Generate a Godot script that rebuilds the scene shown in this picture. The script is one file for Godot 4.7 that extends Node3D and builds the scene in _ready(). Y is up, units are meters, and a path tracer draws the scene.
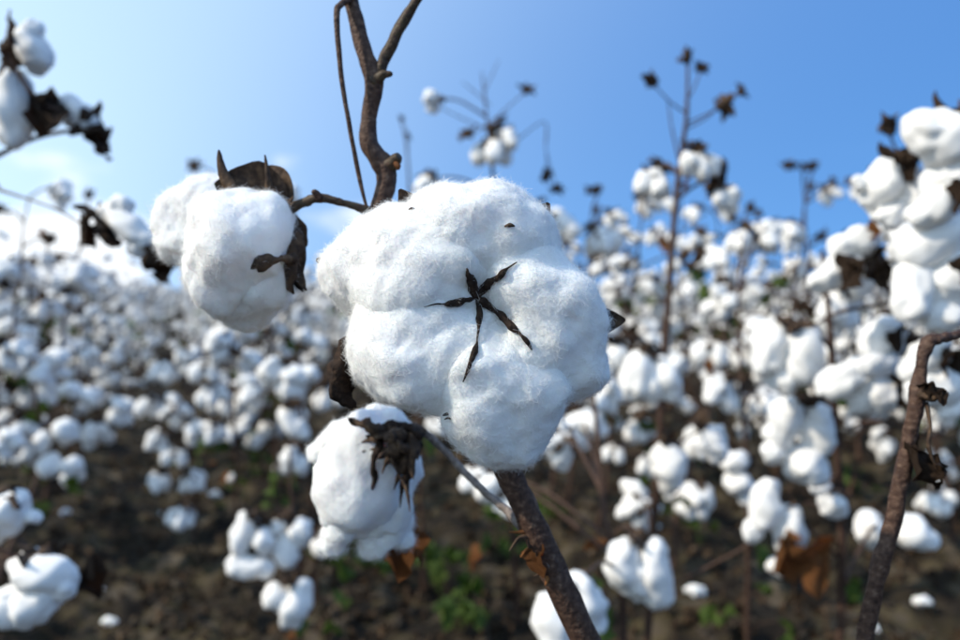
extends Node3D
# A cotton field at harvest seen from low between two rows: one large open boll in focus, rows of white plants behind, blue sky.

const FOV := 46.9
const EYE := Vector3(0, 0.70, 0)
const PITCH := -2.33                      # degrees
const ROW_DIR := Vector3(-0.375, 0, -0.927)
const ROW_SIDE := Vector3(0.927, 0, -0.375)
const ROW_GAP := 0.80
var cam_x: Vector3
var cam_y: Vector3
var cam_f: Vector3
var foc := 738.0
var noise := FastNoiseLite.new()
var fine := FastNoiseLite.new()
var M := {}
var rng := RandomNumberGenerator.new()
var taken := {}
var variants := []
var burs := []

# ---------------------------------------------------------------- mesh collecting
class Shape:
	var v := PackedVector3Array()
	var i := PackedInt32Array()
	func rows(r: Array, closed: bool) -> void:
		# r: rows of points; row direction x next point direction gives the outside
		var n: int = r[0].size()
		var at := v.size()
		for row in r:
			v.append_array(row)
		var m := n if closed else n - 1
		for a in r.size() - 1:
			for b in m:
				var p := at + a * n + b
				var q := at + a * n + (b + 1) % n
				i.append(p); i.append(p + n); i.append(q)
				i.append(q); i.append(p + n); i.append(q + n)
	func join(o: Shape, t: Transform3D) -> void:
		var at := v.size()
		v.append_array(t * o.v)
		for k in o.i:
			i.append(k + at)
	func mesh() -> ArrayMesh:
		var n := PackedVector3Array()
		n.resize(v.size())
		for k in range(0, i.size(), 3):
			var a := i[k]
			var b := i[k + 1]
			var c := i[k + 2]
			var w := (v[c] - v[a]).cross(v[b] - v[a])
			n[a] += w; n[b] += w; n[c] += w
		for k in n.size():
			n[k] = n[k].normalized() if n[k].length_squared() > 1e-24 else Vector3.UP
		var arr := []
		arr.resize(Mesh.ARRAY_MAX)
		arr[Mesh.ARRAY_VERTEX] = v
		arr[Mesh.ARRAY_NORMAL] = n
		arr[Mesh.ARRAY_INDEX] = i
		var m := ArrayMesh.new()
		m.add_surface_from_arrays(Mesh.PRIMITIVE_TRIANGLES, arr)
		return m

func smooth_path(p: Array, n: int) -> Array:
	var out := []
	for k in n + 1:
		var t: float = float(k) / n * (p.size() - 1)
		var a := mini(int(t), p.size() - 2)
		var f := t - a
		var p0: Vector3 = p[maxi(a - 1, 0)]
		var p1: Vector3 = p[a]
		var p2: Vector3 = p[a + 1]
		var p3: Vector3 = p[mini(a + 2, p.size() - 1)]
		out.append(p1.cubic_interpolate(p2, p0, p3, f))
	return out

func along(r: Array, n: int) -> Array:
	var out := []
	for k in n + 1:
		var t: float = float(k) / n * (r.size() - 1)
		var a := mini(int(t), r.size() - 2)
		out.append(lerpf(r[a], r[a + 1], t - a))
	return out

# a soft lobe round a bent path: rounded ends, lumpy skin
func lobe(path: Array, rad: Array, body: int, cap: int, segs: int, lump: float, key: float, flat := 1.0, up := Vector3.UP) -> Shape:
	var c := smooth_path(path, body)
	var r := along(rad, body)
	var cs := []
	var rs := []
	var ts := []
	var t0: Vector3 = (c[1] - c[0]).normalized()
	var t1: Vector3 = (c[body] - c[body - 1]).normalized()
	for k in cap:
		var a := PI / 2 * (k + 0.02) / cap
		cs.append(c[0] - t0 * (r[0] * cos(a))); rs.append(r[0] * sin(a)); ts.append(t0)
	for k in body + 1:
		cs.append(c[k]); rs.append(r[k])
		ts.append((c[mini(k + 1, body)] - c[maxi(k - 1, 0)]).normalized())
	for k in range(cap - 1, -1, -1):
		var a := PI / 2 * (k + 0.02) / cap
		cs.append(c[body] + t1 * (r[body] * cos(a))); rs.append(r[body] * sin(a)); ts.append(t1)
	var b1: Vector3 = up.cross(ts[0]).normalized()
	if b1.length() < 0.5:
		b1 = Vector3.RIGHT
	var big: float = rad.max()
	var rows := []
	for k in cs.size():
		var t: Vector3 = ts[k]
		b1 = (b1 - t * b1.dot(t)).normalized()
		var b2 := t.cross(b1)
		var row := PackedVector3Array()
		for j in segs:
			var a := TAU * j / segs
			var o: Vector3 = (b1 * cos(a) + b2 * sin(a) * flat) * rs[k]
			var p: Vector3 = cs[k] + o
			var q := p + Vector3(key, key * 1.7, -key)
			var d := noise.get_noise_3dv(q * (0.55 / big)) * 0.32 + noise.get_noise_3dv(q * (1.5 / big)) * (0.15 if segs < 30 else 0.10)
			if segs > 30:
				d += noise.get_noise_3dv(q * (3.6 / big)) * 0.040 + noise.get_noise_3dv(q * (11.0 / big)) * 0.012 + noise.get_noise_3dv(q * (27.0 / big)) * 0.006
			p += (p - c[clampi(k - cap, 0, body)]).normalized() * (d * lump * big)
			row.append(p)
		rows.append(row)
	var s := Shape.new()
	s.rows(rows, true)
	return s

func tube(path: Array, rad: Array, n: int, sides: int, rough := 0.0, key := 0.0, smooth := true) -> Shape:
	var c := smooth_path(path, n) if smooth else path
	var r := along(rad, c.size() - 1)
	var b1 := Vector3.ZERO
	var rows := []
	var last := c.size() - 1
	for k in c.size():
		var t: Vector3 = (c[mini(k + 1, last)] - c[maxi(k - 1, 0)]).normalized()
		if k == 0:
			b1 = t.cross(Vector3(0.31, 0.2, 0.93)).normalized()
		b1 = (b1 - t * b1.dot(t)).normalized()
		var b2 := t.cross(b1)
		var row := PackedVector3Array()
		for j in sides:
			var a := TAU * j / sides
			var o := b1 * cos(a) + b2 * sin(a)
			var p: Vector3 = c[k] + o * r[k]
			if rough > 0:
				p += o * (r[k] * rough * (noise.get_noise_3dv((p + Vector3.ONE * key) * Vector3(210, 45, 210)) + 0.22 * noise.get_noise_3dv((p + Vector3.ONE * key) * 420)))
			row.append(p)
		rows.append(row)
	for e in [0, last]:
		var row := PackedVector3Array()
		for j in sides:
			row.append(c[e])
		if e == 0:
			rows.push_front(row)
		else:
			rows.append(row)
	var s := Shape.new()
	s.rows(rows, true)
	return s

# a boat-shaped dry valve of the bur, with thickness
func valve(at: Vector3, dir: Vector3, inner: Vector3, length: float, width: float, curl: float, key: float, nu := 7, nv := 5) -> Shape:
	var side := dir.cross(inner).normalized()
	var out := inner.normalized()
	var s := Shape.new()
	for layer in 2:
		var rows := []
		var p := at - out * (0.0012 * layer)
		var d := dir
		var o := out
		for k in nu + 1:
			var u := float(k) / nu
			var w := width * 0.5 * pow(sin(PI * (0.10 + 0.88 * u) * (1.0 - 0.25 * u)), 0.8) * (1.0 - pow(u, 5.0))
			w = maxf(w, 0.0006)
			var row := PackedVector3Array()
			for j in nv + 1:
				var x := -1.0 + 2.0 * j / nv
				var q := p + side * (w * x) + o * (w * 0.55 * x * x)
				q += o * (noise.get_noise_3dv((q + Vector3.ONE * key) * 90) * 0.0025)
				row.append(q)
			if layer == 1:
				row.reverse()
			rows.append(row)
			p += d * (length / nu)
			d = d.rotated(side, -curl / nu * (0.4 + 1.4 * u)).normalized()
			o = side.cross(d).normalized()
		s.rows(rows, false)
	return s

# crumpled leaf: lobed outline, folded along its midrib
func leaf(size: float, crumple: float, key: float, lobes := true, n := 8) -> Shape:
	var rows := []
	for k in n + 1:
		var u := float(k) / n
		var w := 0.48 * pow(sin(PI * clampf(0.04 + 0.95 * u, 0, 1)), 0.7) * (1.25 - 0.7 * u)
		if lobes:
			w *= 0.78 + 0.3 * absf(sin(u * 7.3 + key))
		var row := PackedVector3Array()
		for j in n + 1:
			var x := -1.0 + 2.0 * j / n
			var q := Vector3(x * w, 0, -u + 0.22 * absf(x) * (1 - u) * 0.6)
			var e := Vector3(key * 3.1, 0, key)
			q.y = absf(x) * w * 0.35 + crumple * (noise.get_noise_3dv((q + e) * 1.6) * 0.75 + noise.get_noise_3dv((q + e) * 4.0) * 0.3) - u * u * 0.35 * crumple
			q.x += crumple * noise.get_noise_3dv((q + e * 2) * 1.9) * 0.35
			q.z += crumple * noise.get_noise_3dv((q - e * 2) * 1.9) * 0.35
			row.append(q * size)
		rows.append(row)
	var s := Shape.new()
	s.rows(rows, false)
	return s

# ---------------------------------------------------------------- nodes
func numbered(called: String) -> String:
	taken[called] = taken.get(called, -1) + 1
	return called if taken[called] == 0 else "%s_%03d" % [called, taken[called]]

func thing(called: String, label: String, category: String, at := Vector3.ZERO, group := "") -> Node3D:
	var o := Node3D.new()
	o.name = numbered(called)
	add_child(o)
	o.position = at
	o.set_meta("label", label)
	o.set_meta("category", category)
	if group:
		o.set_meta("group", group)
	return o

func part(called: String, m: Mesh, mat: Material, parent: Node3D, t := Transform3D()) -> MeshInstance3D:
	var o := MeshInstance3D.new()
	o.name = called
	o.mesh = m
	o.material_override = mat
	parent.add_child(o, true)
	o.transform = t
	return o

func holder(called: String, parent: Node3D, t := Transform3D()) -> Node3D:
	var o := Node3D.new()
	o.name = called
	parent.add_child(o, true)
	o.transform = t
	return o

func many(called: String, m: Mesh, mat: Material, places: Array, parent: Node3D = self) -> MultiMeshInstance3D:
	var mm := MultiMesh.new()
	mm.transform_format = MultiMesh.TRANSFORM_3D
	mm.mesh = m
	mm.instance_count = places.size()
	for k in places.size():
		mm.set_instance_transform(k, places[k])
	var o := MultiMeshInstance3D.new()
	o.name = called
	o.multimesh = mm
	o.material_override = mat
	parent.add_child(o, true)
	o.set_meta("kind", "stuff")
	return o

# photo pixel (960 x 640) and depth in metres -> point
func at(px: float, py: float, d: float) -> Vector3:
	return EYE + (cam_f + cam_x * ((px - 480.0) / foc) + cam_y * ((320.0 - py) / foc)) * d

func on_ground(px: float, py: float) -> Vector3:
	var d := at(px, py, 1.0) - EYE
	var t := 1.0
	for k in 8:
		var p := EYE + d * t
		t = (height(p.x, p.z) - EYE.y) / d.y
	return EYE + d * t

func row_point(offset: float, dist: float) -> Vector3:
	return Vector3(-0.056, 0, 0) + ROW_SIDE * offset + ROW_DIR * dist

func height(x: float, z: float) -> float:
	var off := (Vector3(x + 0.056, 0, z)).dot(ROW_SIDE)
	var r := sqrt(x * x + z * z)
	var y := 0.028 * cos(TAU * (off - 0.38) / ROW_GAP) - 0.02
	var n := clampf(1.0 - r / 30.0, 0.0, 1.0)
	y += n * (noise.get_noise_3d(x * 3.0, 5.0, z * 3.0) * 0.03 + noise.get_noise_3d(x * 11.0, 9.0, z * 11.0) * 0.022 + noise.get_noise_3d(x * 34.0, 2.0, z * 34.0) * 0.011)
	return y

# ---------------------------------------------------------------- materials
func srgb(r: float, g: float, b: float) -> Color:
	return Color(r, g, b).linear_to_srgb()

func speckle(freq: float, stops: Array, key: int, size := 256, octaves := 4) -> NoiseTexture2D:
	var n := FastNoiseLite.new()
	n.seed = key
	n.noise_type = FastNoiseLite.TYPE_SIMPLEX_SMOOTH
	n.frequency = freq
	n.fractal_octaves = octaves
	var g := Gradient.new()
	g.offsets = PackedFloat32Array(stops.map(func(s): return s[0]))
	g.colors = PackedColorArray(stops.map(func(s): return s[1]))
	var t := NoiseTexture2D.new()
	t.width = size
	t.height = size
	t.seamless = true
	t.noise = n
	t.color_ramp = g
	return t

func matter(called: String, stops: Array, freq: float, scale: float, rough: float, bump := 0.0, key := 1, world := false) -> StandardMaterial3D:
	var m := StandardMaterial3D.new()
	m.resource_name = called
	m.albedo_texture = speckle(freq, stops, key)
	m.uv1_triplanar = true
	m.uv1_world_triplanar = world
	m.uv1_scale = Vector3.ONE * scale
	m.roughness = rough
	m.metallic_specular = 0.3
	m.cull_mode = BaseMaterial3D.CULL_DISABLED
	if bump > 0:
		m.heightmap_enabled = true
		m.heightmap_texture = speckle(freq * 1.5, [[0.0, Color.BLACK], [1.0, Color.WHITE]], key + 50)
		m.heightmap_scale = bump
	M[called] = m
	return m

func make_materials() -> void:
	var m := matter("lint", [[0.0, srgb(0.86, 0.845, 0.80)], [0.45, srgb(0.915, 0.90, 0.865)], [1.0, srgb(0.935, 0.925, 0.895)]], 0.02, 22.0, 1.0, 0.035, 3)
	m.metallic_specular = 0.1
	m.subsurf_scatter_enabled = true
	m.subsurf_scatter_strength = 0.12
	m.rim_enabled = true
	m.rim = 0.35
	var f := StandardMaterial3D.new()
	f.resource_name = "lint_fibre"
	f.albedo_color = srgb(0.94, 0.925, 0.89)
	f.roughness = 1.0
	f.metallic_specular = 0.1
	f.backlight_enabled = true
	f.backlight = srgb(0.8, 0.8, 0.8)
	f.cull_mode = BaseMaterial3D.CULL_DISABLED
	M["fibre"] = f
	for q in [["lint_plain", srgb(0.895, 0.875, 0.835)], ["wood_plain", srgb(0.075, 0.045, 0.032)], ["bur_plain", srgb(0.062, 0.041, 0.029)]]:
		var pm := StandardMaterial3D.new()
		pm.resource_name = q[0]
		pm.albedo_color = q[1]
		pm.roughness = 0.95
		pm.metallic_specular = 0.2
		pm.cull_mode = BaseMaterial3D.CULL_DISABLED
		M[q[0]] = pm
	var lp := StandardMaterial3D.new()
	lp.resource_name = "leaf_plain"
	lp.albedo_color = srgb(0.10, 0.14, 0.028)
	lp.roughness = 0.6
	lp.backlight_enabled = true
	lp.backlight = srgb(0.35, 0.45, 0.1)
	lp.cull_mode = BaseMaterial3D.CULL_DISABLED
	M["leaf_plain"] = lp
	matter("suture", [[0.0, srgb(0.010, 0.007, 0.006)], [0.5, srgb(0.028, 0.017, 0.012)], [1.0, srgb(0.075, 0.045, 0.028)]], 0.03, 40.0, 0.8, 0.05, 8)
	matter("bur", [[0.0, srgb(0.018, 0.012, 0.010)], [0.45, srgb(0.06, 0.038, 0.026)], [0.7, srgb(0.12, 0.075, 0.045)], [1.0, srgb(0.22, 0.15, 0.09)]], 0.03, 22.0, 0.75, 0.06, 7)
	matter("stem", [[0.0, srgb(0.022, 0.013, 0.010)], [0.4, srgb(0.062, 0.034, 0.024)], [0.65, srgb(0.10, 0.058, 0.040)], [1.0, srgb(0.24, 0.16, 0.11)]], 0.035, 30.0, 0.6, 0.05, 9)
	matter("green_stem", [[0.0, srgb(0.022, 0.014, 0.010)], [0.42, srgb(0.060, 0.038, 0.025)], [0.62, srgb(0.085, 0.066, 0.038)], [0.8, srgb(0.075, 0.036, 0.028)], [1.0, srgb(0.18, 0.13, 0.085)]], 0.03, 26.0, 0.5, 0.05, 10)
	matter("grey_stem", [[0.0, srgb(0.07, 0.055, 0.045)], [0.5, srgb(0.19, 0.155, 0.135)], [1.0, srgb(0.36, 0.31, 0.28)]], 0.035, 30.0, 0.65, 0.05, 11)
	m = matter("dry_leaf", [[0.0, srgb(0.06, 0.026, 0.012)], [0.4, srgb(0.19, 0.075, 0.026)], [0.7, srgb(0.30, 0.125, 0.04)], [1.0, srgb(0.42, 0.24, 0.10)]], 0.03, 14.0, 0.7, 0.1, 13)
	m.backlight_enabled = true
	m.backlight = srgb(0.5, 0.28, 0.12)
	m = matter("brown_leaf", [[0.0, srgb(0.02, 0.013, 0.009)], [0.5, srgb(0.06, 0.036, 0.022)], [1.0, srgb(0.14, 0.085, 0.05)]], 0.03, 14.0, 0.75, 0.1, 14)
	m.backlight_enabled = true
	m.backlight = srgb(0.15, 0.09, 0.04)
	m = matter("green_leaf", [[0.0, srgb(0.035, 0.06, 0.014)], [0.5, srgb(0.075, 0.125, 0.025)], [0.85, srgb(0.14, 0.18, 0.035)], [1.0, srgb(0.26, 0.24, 0.06)]], 0.02, 12.0, 0.5, 0.05, 15)
	m.backlight_enabled = true
	m.backlight = srgb(0.4, 0.5, 0.1)
	matter("soil", [[0.0, srgb(0.006, 0.005, 0.004)], [0.40, srgb(0.014, 0.010, 0.007)], [0.54, srgb(0.027, 0.020, 0.013)], [0.66, srgb(0.066, 0.052, 0.024)], [0.78, srgb(0.075, 0.058, 0.040)], [1.0, srgb(0.16, 0.13, 0.09)]], 0.012, 1.9, 0.95, 1.2, 17, true)
	matter("clod", [[0.0, srgb(0.009, 0.007, 0.005)], [0.5, srgb(0.030, 0.022, 0.015)], [0.7, srgb(0.09, 0.07, 0.05)], [1.0, srgb(0.20, 0.17, 0.13)]], 0.03, 9.0, 0.95, 0.3, 19, true)
	matter("litter", [[0.0, srgb(0.022, 0.014, 0.009)], [0.5, srgb(0.06, 0.038, 0.023)], [0.75, srgb(0.12, 0.078, 0.045)], [1.0, srgb(0.30, 0.24, 0.17)]], 0.012, 3.0, 0.85, 0.0, 21, true)

# ---------------------------------------------------------------- sky
func make_sky(sun: Vector3) -> ImageTexture:
	var w := 1024
	var h := 512
	var im := Image.create(w, h, false, Image.FORMAT_RGBAF)
	var cloud := FastNoiseLite.new()
	cloud.seed = 12
	cloud.frequency = 1.0
	cloud.fractal_octaves = 5
	var cover := FastNoiseLite.new()
	cover.seed = 4
	cover.frequency = 1.0
	cover.fractal_octaves = 2
	for y in h:
		var el := PI / 2 - PI * (y + 0.5) / h
		for x in w:
			var az := wrapf((x + 0.5) / w * TAU, -PI, PI)
			var d := Vector3(sin(az) * cos(el), sin(el), -cos(az) * cos(el))
			var g := rad_to_deg(acos(clampf(d.dot(sun), -1, 1)))
			var up := maxf(d.y, 0.0)
			# clear blue, paler towards the horizon and the sun
			var low := exp(-up * 4.0)
			var c := Color(0.062, 0.220, 0.62).lerp(Color(0.155, 0.41, 0.87), low)
			var glow := 1.0 / (1.0 + exp((g - 80.0) / 9.0))
			c = c.lerp(Color(0.80, 1.06, 1.32), clampf(glow * (0.60 + 0.86 * exp(-up * 3.5)), 0.0, 1.0))
			# low heaped clouds
			var q := Vector3(d.x, d.y * 2.6, d.z) * 3.2
			var n := cloud.get_noise_3dv(q) + 0.75 * cover.get_noise_3dv(d * 1.6)
			var bank := exp(-pow((el - 0.07) / 0.10, 2.0))
			var lump := exp(-pow((az + 0.60) / 0.21, 4.0)) * exp(-pow((el - 0.06) / 0.135, 4.0))
			var cov := clampf((n * 0.72 + bank * 0.22 + lump * 1.0 - 0.74) * 4.0, 0.0, 1.0)
			c = c.lerp(Color(1.15, 1.2, 1.25), cov * cov * (3.0 - 2.0 * cov))
			c.a = 1.0
			im.set_pixel(x, y, c)
	return ImageTexture.create_from_image(im)

# ---------------------------------------------------------------- bolls
# each variant: the lobes of lint (path, radii) hanging from the bur at the origin; y is up
func make_variants() -> void:
	var r := RandomNumberGenerator.new()
	r.seed = 77
	for k in 12:
		var tilt: float = [-62, -40, -15, -70, -50, 10, -30, -75, 45, -55, 70, -5][k]
		var a := Vector3(0, sin(deg_to_rad(tilt)), cos(deg_to_rad(tilt)))
		var e1 := Vector3.RIGHT
		var e2 := a.cross(e1).normalized()
		var count := [3, 4, 4, 5][r.randi() % 4] as int
		var v := {"lobes": [], "axis": a, "count": count, "key": k * 1.37}
		var turn := r.randf() * TAU
		var c := Vector3.ZERO
		var droop := r.randf_range(0.10, 0.34)
		for n in count:
			var f := turn + TAU * n / count + r.randf_range(-0.2, 0.2)
			var rad := e1 * cos(f) + e2 * sin(f)
			var dir := (a * r.randf_range(0.45, 0.85) + rad * r.randf_range(0.55, 0.95)).normalized()
			var p := a * 0.010 + rad * 0.007
			var length := r.randf_range(0.020, 0.040)
			var path := [p]
			for s in 4:
				dir = (dir + Vector3.DOWN * droop * r.randf_range(0.7, 1.3)).normalized()
				p += dir * length / 4
				path.append(p)
			var big := r.randf_range(0.0145, 0.0195)
			v.lobes.append({"path": path, "rad": [big * 0.7, big * 0.95, big, big * 1.0, big * 0.86], "key": k * 3.0 + n})
			c += path[2] / count
		v["centre"] = c
		var near := []
		var joined := Shape.new()
		var far := Shape.new()
		var tiny := Shape.new()
		for l in v.lobes:
			near.append(lobe(l.path, l.rad, 8, 5, 20, 1.15, l.key).mesh())
			joined.join(lobe(l.path, l.rad, 5, 3, 11, 1.15, l.key), Transform3D())
			far.join(lobe(l.path, l.rad, 3, 2, 7, 1.1, l.key), Transform3D())
			if tiny.v.size() < 60:
				tiny.join(lobe([l.path[0], l.path[4]], [l.rad[2] * 0.9, l.rad[2] * 0.9], 1, 1, 5, 0.4, l.key), Transform3D())
		v["near"] = near
		v["joined"] = joined.mesh()
		v["far"] = far
		v["tiny"] = tiny
		var bur := Shape.new()
		var bur_far := Shape.new()
		for n in count:
			var f := turn + TAU * (n + 0.5) / count + r.randf_range(-0.1, 0.1)
			var rad := e1 * cos(f) + e2 * sin(f)
			var dir := (rad + a * r.randf_range(0.1, 0.7)).normalized()
			var len_ := r.randf_range(0.026, 0.036)
			bur.join(valve(a * -0.001, dir, a, len_, r.randf_range(0.014, 0.02), r.randf_range(-0.2, 1.2), k * 5.0 + n), Transform3D())
			bur_far.join(valve(a * -0.001, dir, a, len_, 0.016, 0.5, k * 5.0 + n, 3, 2), Transform3D())
		bur.join(tube([a * -0.006, a * -0.002, a * 0.004], [0.0045, 0.008, 0.006], 4, 8), Transform3D())
		# ragged dry bracts at the base
		for n in r.randi_range(1, 3):
			var b := Basis(Vector3.RIGHT, r.randf_range(-0.6, 0.9)).rotated(a, r.randf() * TAU)
			bur.join(leaf(r.randf_range(0.022, 0.036), 0.5, k + n * 0.7, true, 6), Transform3D(b, a * -0.003))
		v["bur"] = bur.mesh()
		v["bur_far"] = bur_far
		variants.append(v)
	# empty dark burs
	for k in 4:
		var s := Shape.new()
		var s2 := Shape.new()
		var a := Vector3.UP
		for n in 4:
			var f := TAU * n / 4 + r.randf_range(-0.2, 0.2)
			var rad := Vector3(cos(f), 0, sin(f))
			var dir: Vector3 = (rad * [0.5, 0.9, 0.7, 1.0][k] + a * [0.9, 0.6, 0.8, 0.3][k]).normalized()
			s.join(valve(Vector3.ZERO, dir, (a - rad * 0.4).normalized(), r.randf_range(0.024, 0.032), r.randf_range(0.014, 0.019), r.randf_range(-0.9, 0.8), k * 9.0 + n), Transform3D())
			s2.join(valve(Vector3.ZERO, dir, (a - rad * 0.4).normalized(), 0.028, 0.016, 0.2, k * 9.0 + n, 3, 2), Transform3D())
		s.join(tube([a * -0.006, a * -0.002, a * 0.004], [0.003, 0.007, 0.005], 4, 8), Transform3D())
		for n in 2:
			s.join(leaf(0.026, 0.6, k * 2.0 + n, true, 6), Transform3D(Basis(Vector3.RIGHT, r.randf_range(0.2, 1.0)).rotated(a, r.randf() * TAU), a * -0.002))
		burs.append({"mesh": s.mesh(), "far": s2})

func add_boll(plant: Node3D, which: int, pos: Vector3, turn: Basis, detail: int) -> Node3D:
	var v: Dictionary = variants[which]
	var t := Transform3D(turn, pos)
	var b: Node3D
	if detail == 0:
		b = holder("boll", plant, t)
		for m in v.near:
			part("lock", m, M.lint_plain, b)
	else:
		b = part("boll", v.joined, M.lint_plain, plant, t)
	part("bur", v.bur, M.bur if detail == 0 else M.bur_plain, b)
	return b

# ---------------------------------------------------------------- plants grown at random along the rows
func grow(r: RandomNumberGenerator, tall: float) -> Dictionary:
	var g := {"stem": [], "stem_r": [], "branches": [], "bolls": [], "burs": [], "leaves": []}
	var lean := Vector3(r.randf_range(-0.16, 0.16), 1, r.randf_range(-0.16, 0.16)).normalized()
	var p := Vector3(0, -0.03, 0)
	var nodes := int(tall / 0.055)
	for k in nodes + 1:
		g.stem.append(p)
		g.stem_r.append(lerpf(0.0062, 0.0018, float(k) / nodes))
		p += (lean + Vector3(r.randf_range(-0.16, 0.16), 0, r.randf_range(-0.16, 0.16))).normalized() * 0.055
	var spin := r.randf() * TAU
	for k in range(2, nodes + 1):
		spin += 2.4 + r.randf_range(-0.4, 0.4)
		if r.randf() < 0.10:
			continue
		var u := float(k) / nodes
		var base: Vector3 = g.stem[k]
		var out := Vector3(cos(spin), 0, sin(spin))
		var reach := r.randf_range(0.07, 0.20) * (1.15 - 0.62 * u) * clampf(0.6 + 2.0 * u, 0, 1.0)
		var rise := r.randf_range(0.15, 0.8)
		var tip := base + out * reach + Vector3.UP * reach * rise
		var mid := base.lerp(tip, 0.5) + Vector3.UP * 0.012 + Vector3(r.randf_range(-1, 1), 0, r.randf_range(-1, 1)) * 0.012
		g.branches.append([base, mid, tip])
		var ends := [tip]
		if reach > 0.10:
			ends.append(mid + Vector3(r.randf_range(-1, 1), r.randf_range(-0.4, 0.8), r.randf_range(-1, 1)) * 0.018)
		for q in ends:
			var x := r.randf()
			if x < (0.72 if u < 0.8 else 0.42):
				g.bolls.append([r.randi() % 12, q, Basis(Vector3.UP, atan2(out.x, out.z) + r.randf_range(-0.9, 0.9)).scaled(Vector3.ONE * r.randf_range(0.64, 1.02))])
			elif x < 0.95:
				g.burs.append([r.randi() % 4, q, Basis.from_euler(Vector3(r.randf_range(-0.9, 0.9), r.randf() * TAU, r.randf_range(-0.9, 0.9))).scaled(Vector3.ONE * r.randf_range(0.7, 1.0))])
		if r.randf() < 0.16:
			g.leaves.append([r.randi() % 3, "dry" if r.randf() < 0.35 else "brown", mid, r.randf_range(0.03, 0.055), Basis.from_euler(Vector3(r.randf_range(-1.6, -0.4), r.randf() * TAU, r.randf_range(-0.6, 0.6)))])
		if u < 0.7 and r.randf() < 0.5:
			g.leaves.append([r.randi() % 3, "green", mid + Vector3(0, 0.01, 0), r.randf_range(0.025, 0.055), Basis.from_euler(Vector3(r.randf_range(-0.9, 0.5), r.randf() * TAU, r.randf_range(-0.5, 0.5)))])
	return g

var leaf_meshes := []

func show_plant(g: Dictionary, o: Node3D, detail: int) -> void:
	if detail < 2:
		part("stem", tube(g.stem, g.stem_r, g.stem.size() * 2, 8 if detail == 0 else 6, 0.25).mesh(), M.stem if detail == 0 else M.wood_plain, o)
		for b in g.branches:
			part("branch", tube(b, [0.0026, 0.0020, 0.0015], 6, 6 if detail == 0 else 5, 0.25).mesh(), M.stem if detail == 0 else M.wood_plain, o)
		for b in g.bolls:
			add_boll(o, b[0], b[1], b[2], detail)
		for b in g.burs:
			part("empty_bur", burs[b[0]].mesh, M.bur, o, Transform3D(b[2], b[1]))
		for l in g.leaves:
			part("leaf", leaf_meshes[l[0]], M[l[1] + "_leaf"], o, Transform3D(l[4].scaled(Vector3.ONE * l[3]), l[2]))
		return
	for m in far_shapes(g, "far", 6, 3):
		var q := part(m[0], m[1], m[2], o)
		q.set_meta("kind", "stuff")

func far_shapes(g: Dictionary, level: String, n: int, sides: int) -> Array:
	var wood := tube(g.stem, g.stem_r, n, sides)
	for b in g.branches:
		wood.join(tube(b, [0.0026, 0.0015], 2, sides), Transform3D())
	var lint := Shape.new()
	var nth := 0
	for b in g.bolls:
		nth += 1
		if level == "tiny" and nth % 3 == 0:
			continue
		lint.join(variants[b[0]][level], Transform3D(b[2], b[1]))
		if level == "far":
			wood.join(variants[b[0]].bur_far, Transform3D(b[2], b[1]))
	for b in g.burs:
		wood.join(burs[b[0]].far, Transform3D(b[2], b[1]))
	var out := [["stem", wood.mesh(), M.wood_plain], ["lint", lint.mesh(), M.lint_plain]]
	var green := Shape.new()
	for l in g.leaves:
		if l[1] == "green":
			green.join(leaf(1.0, 0.6, l[0] * 1.9, true, 3), Transform3D(l[4].scaled(Vector3.ONE * l[3]), l[2]))
	if green.v.size():
		out.append(["leaves", green.mesh(), M.leaf_plain])
	return out

# ---------------------------------------------------------------- plants laid out by hand
# stem: world points; bolls: [px, py, depth, variant, yaw degrees, scale]
func set_plant(label: String, stem: Array, rad: Array, bolls: Array, detail := 0, mat: Material = null, group := "") -> Node3D:
	var root: Vector3 = stem[0]
	root.y = height(root.x, root.z)
	var o := thing("cotton_plant", label, "cotton plant", root, group)
	var pts := [Vector3(0, -0.03, 0)]
	for k in range(1, stem.size()):
		pts.append(stem[k] - root)
	var line := smooth_path(pts, 40)
	part("stem", tube(pts, rad, 40, 12, 0.22, root.x).mesh(), mat if mat else M.stem, o)
	for b in bolls:
		if b is Dictionary:
			photo_boll(o, line, b.d, b.l, b.b)
			continue
		var turn: Basis = Basis(Vector3.UP, deg_to_rad(b[4])).scaled(Vector3.ONE * b[5])
		var v: Dictionary = variants[b[3]]
		var q: Vector3 = at(b[0], b[1], b[2]) - root - turn * v.centre
		add_boll(o, b[3], q, turn, detail)
		branch_to(o, line, q, mat if mat else M.stem)
	for k in 7:
		var p: Vector3 = line[rng.randi_range(3, 17)]
		if p.y > 0.42:
			continue
		var a := rng.randf() * TAU
		var tip := p + Vector3(cos(a), rng.randf_range(0.1, 0.6), sin(a)) * rng.randf_range(0.02, 0.07)
		part("leaf_stalk", tube([p, p.lerp(tip, 0.5) + Vector3(0, 0.006, 0), tip], [0.0012, 0.001, 0.0008], 5, 5).mesh(), M.stem, o)
		part("leaf", leaf_meshes[k % 3], M.dry_leaf if k == 6 else M.green_leaf, o, Transform3D(Basis.from_euler(Vector3(rng.randf_range(-0.8, 0.3), -a - PI / 2, rng.randf_range(-0.5, 0.5))).scaled(Vector3.ONE * rng.randf_range(0.022, 0.046)), tip))
	return o

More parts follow.
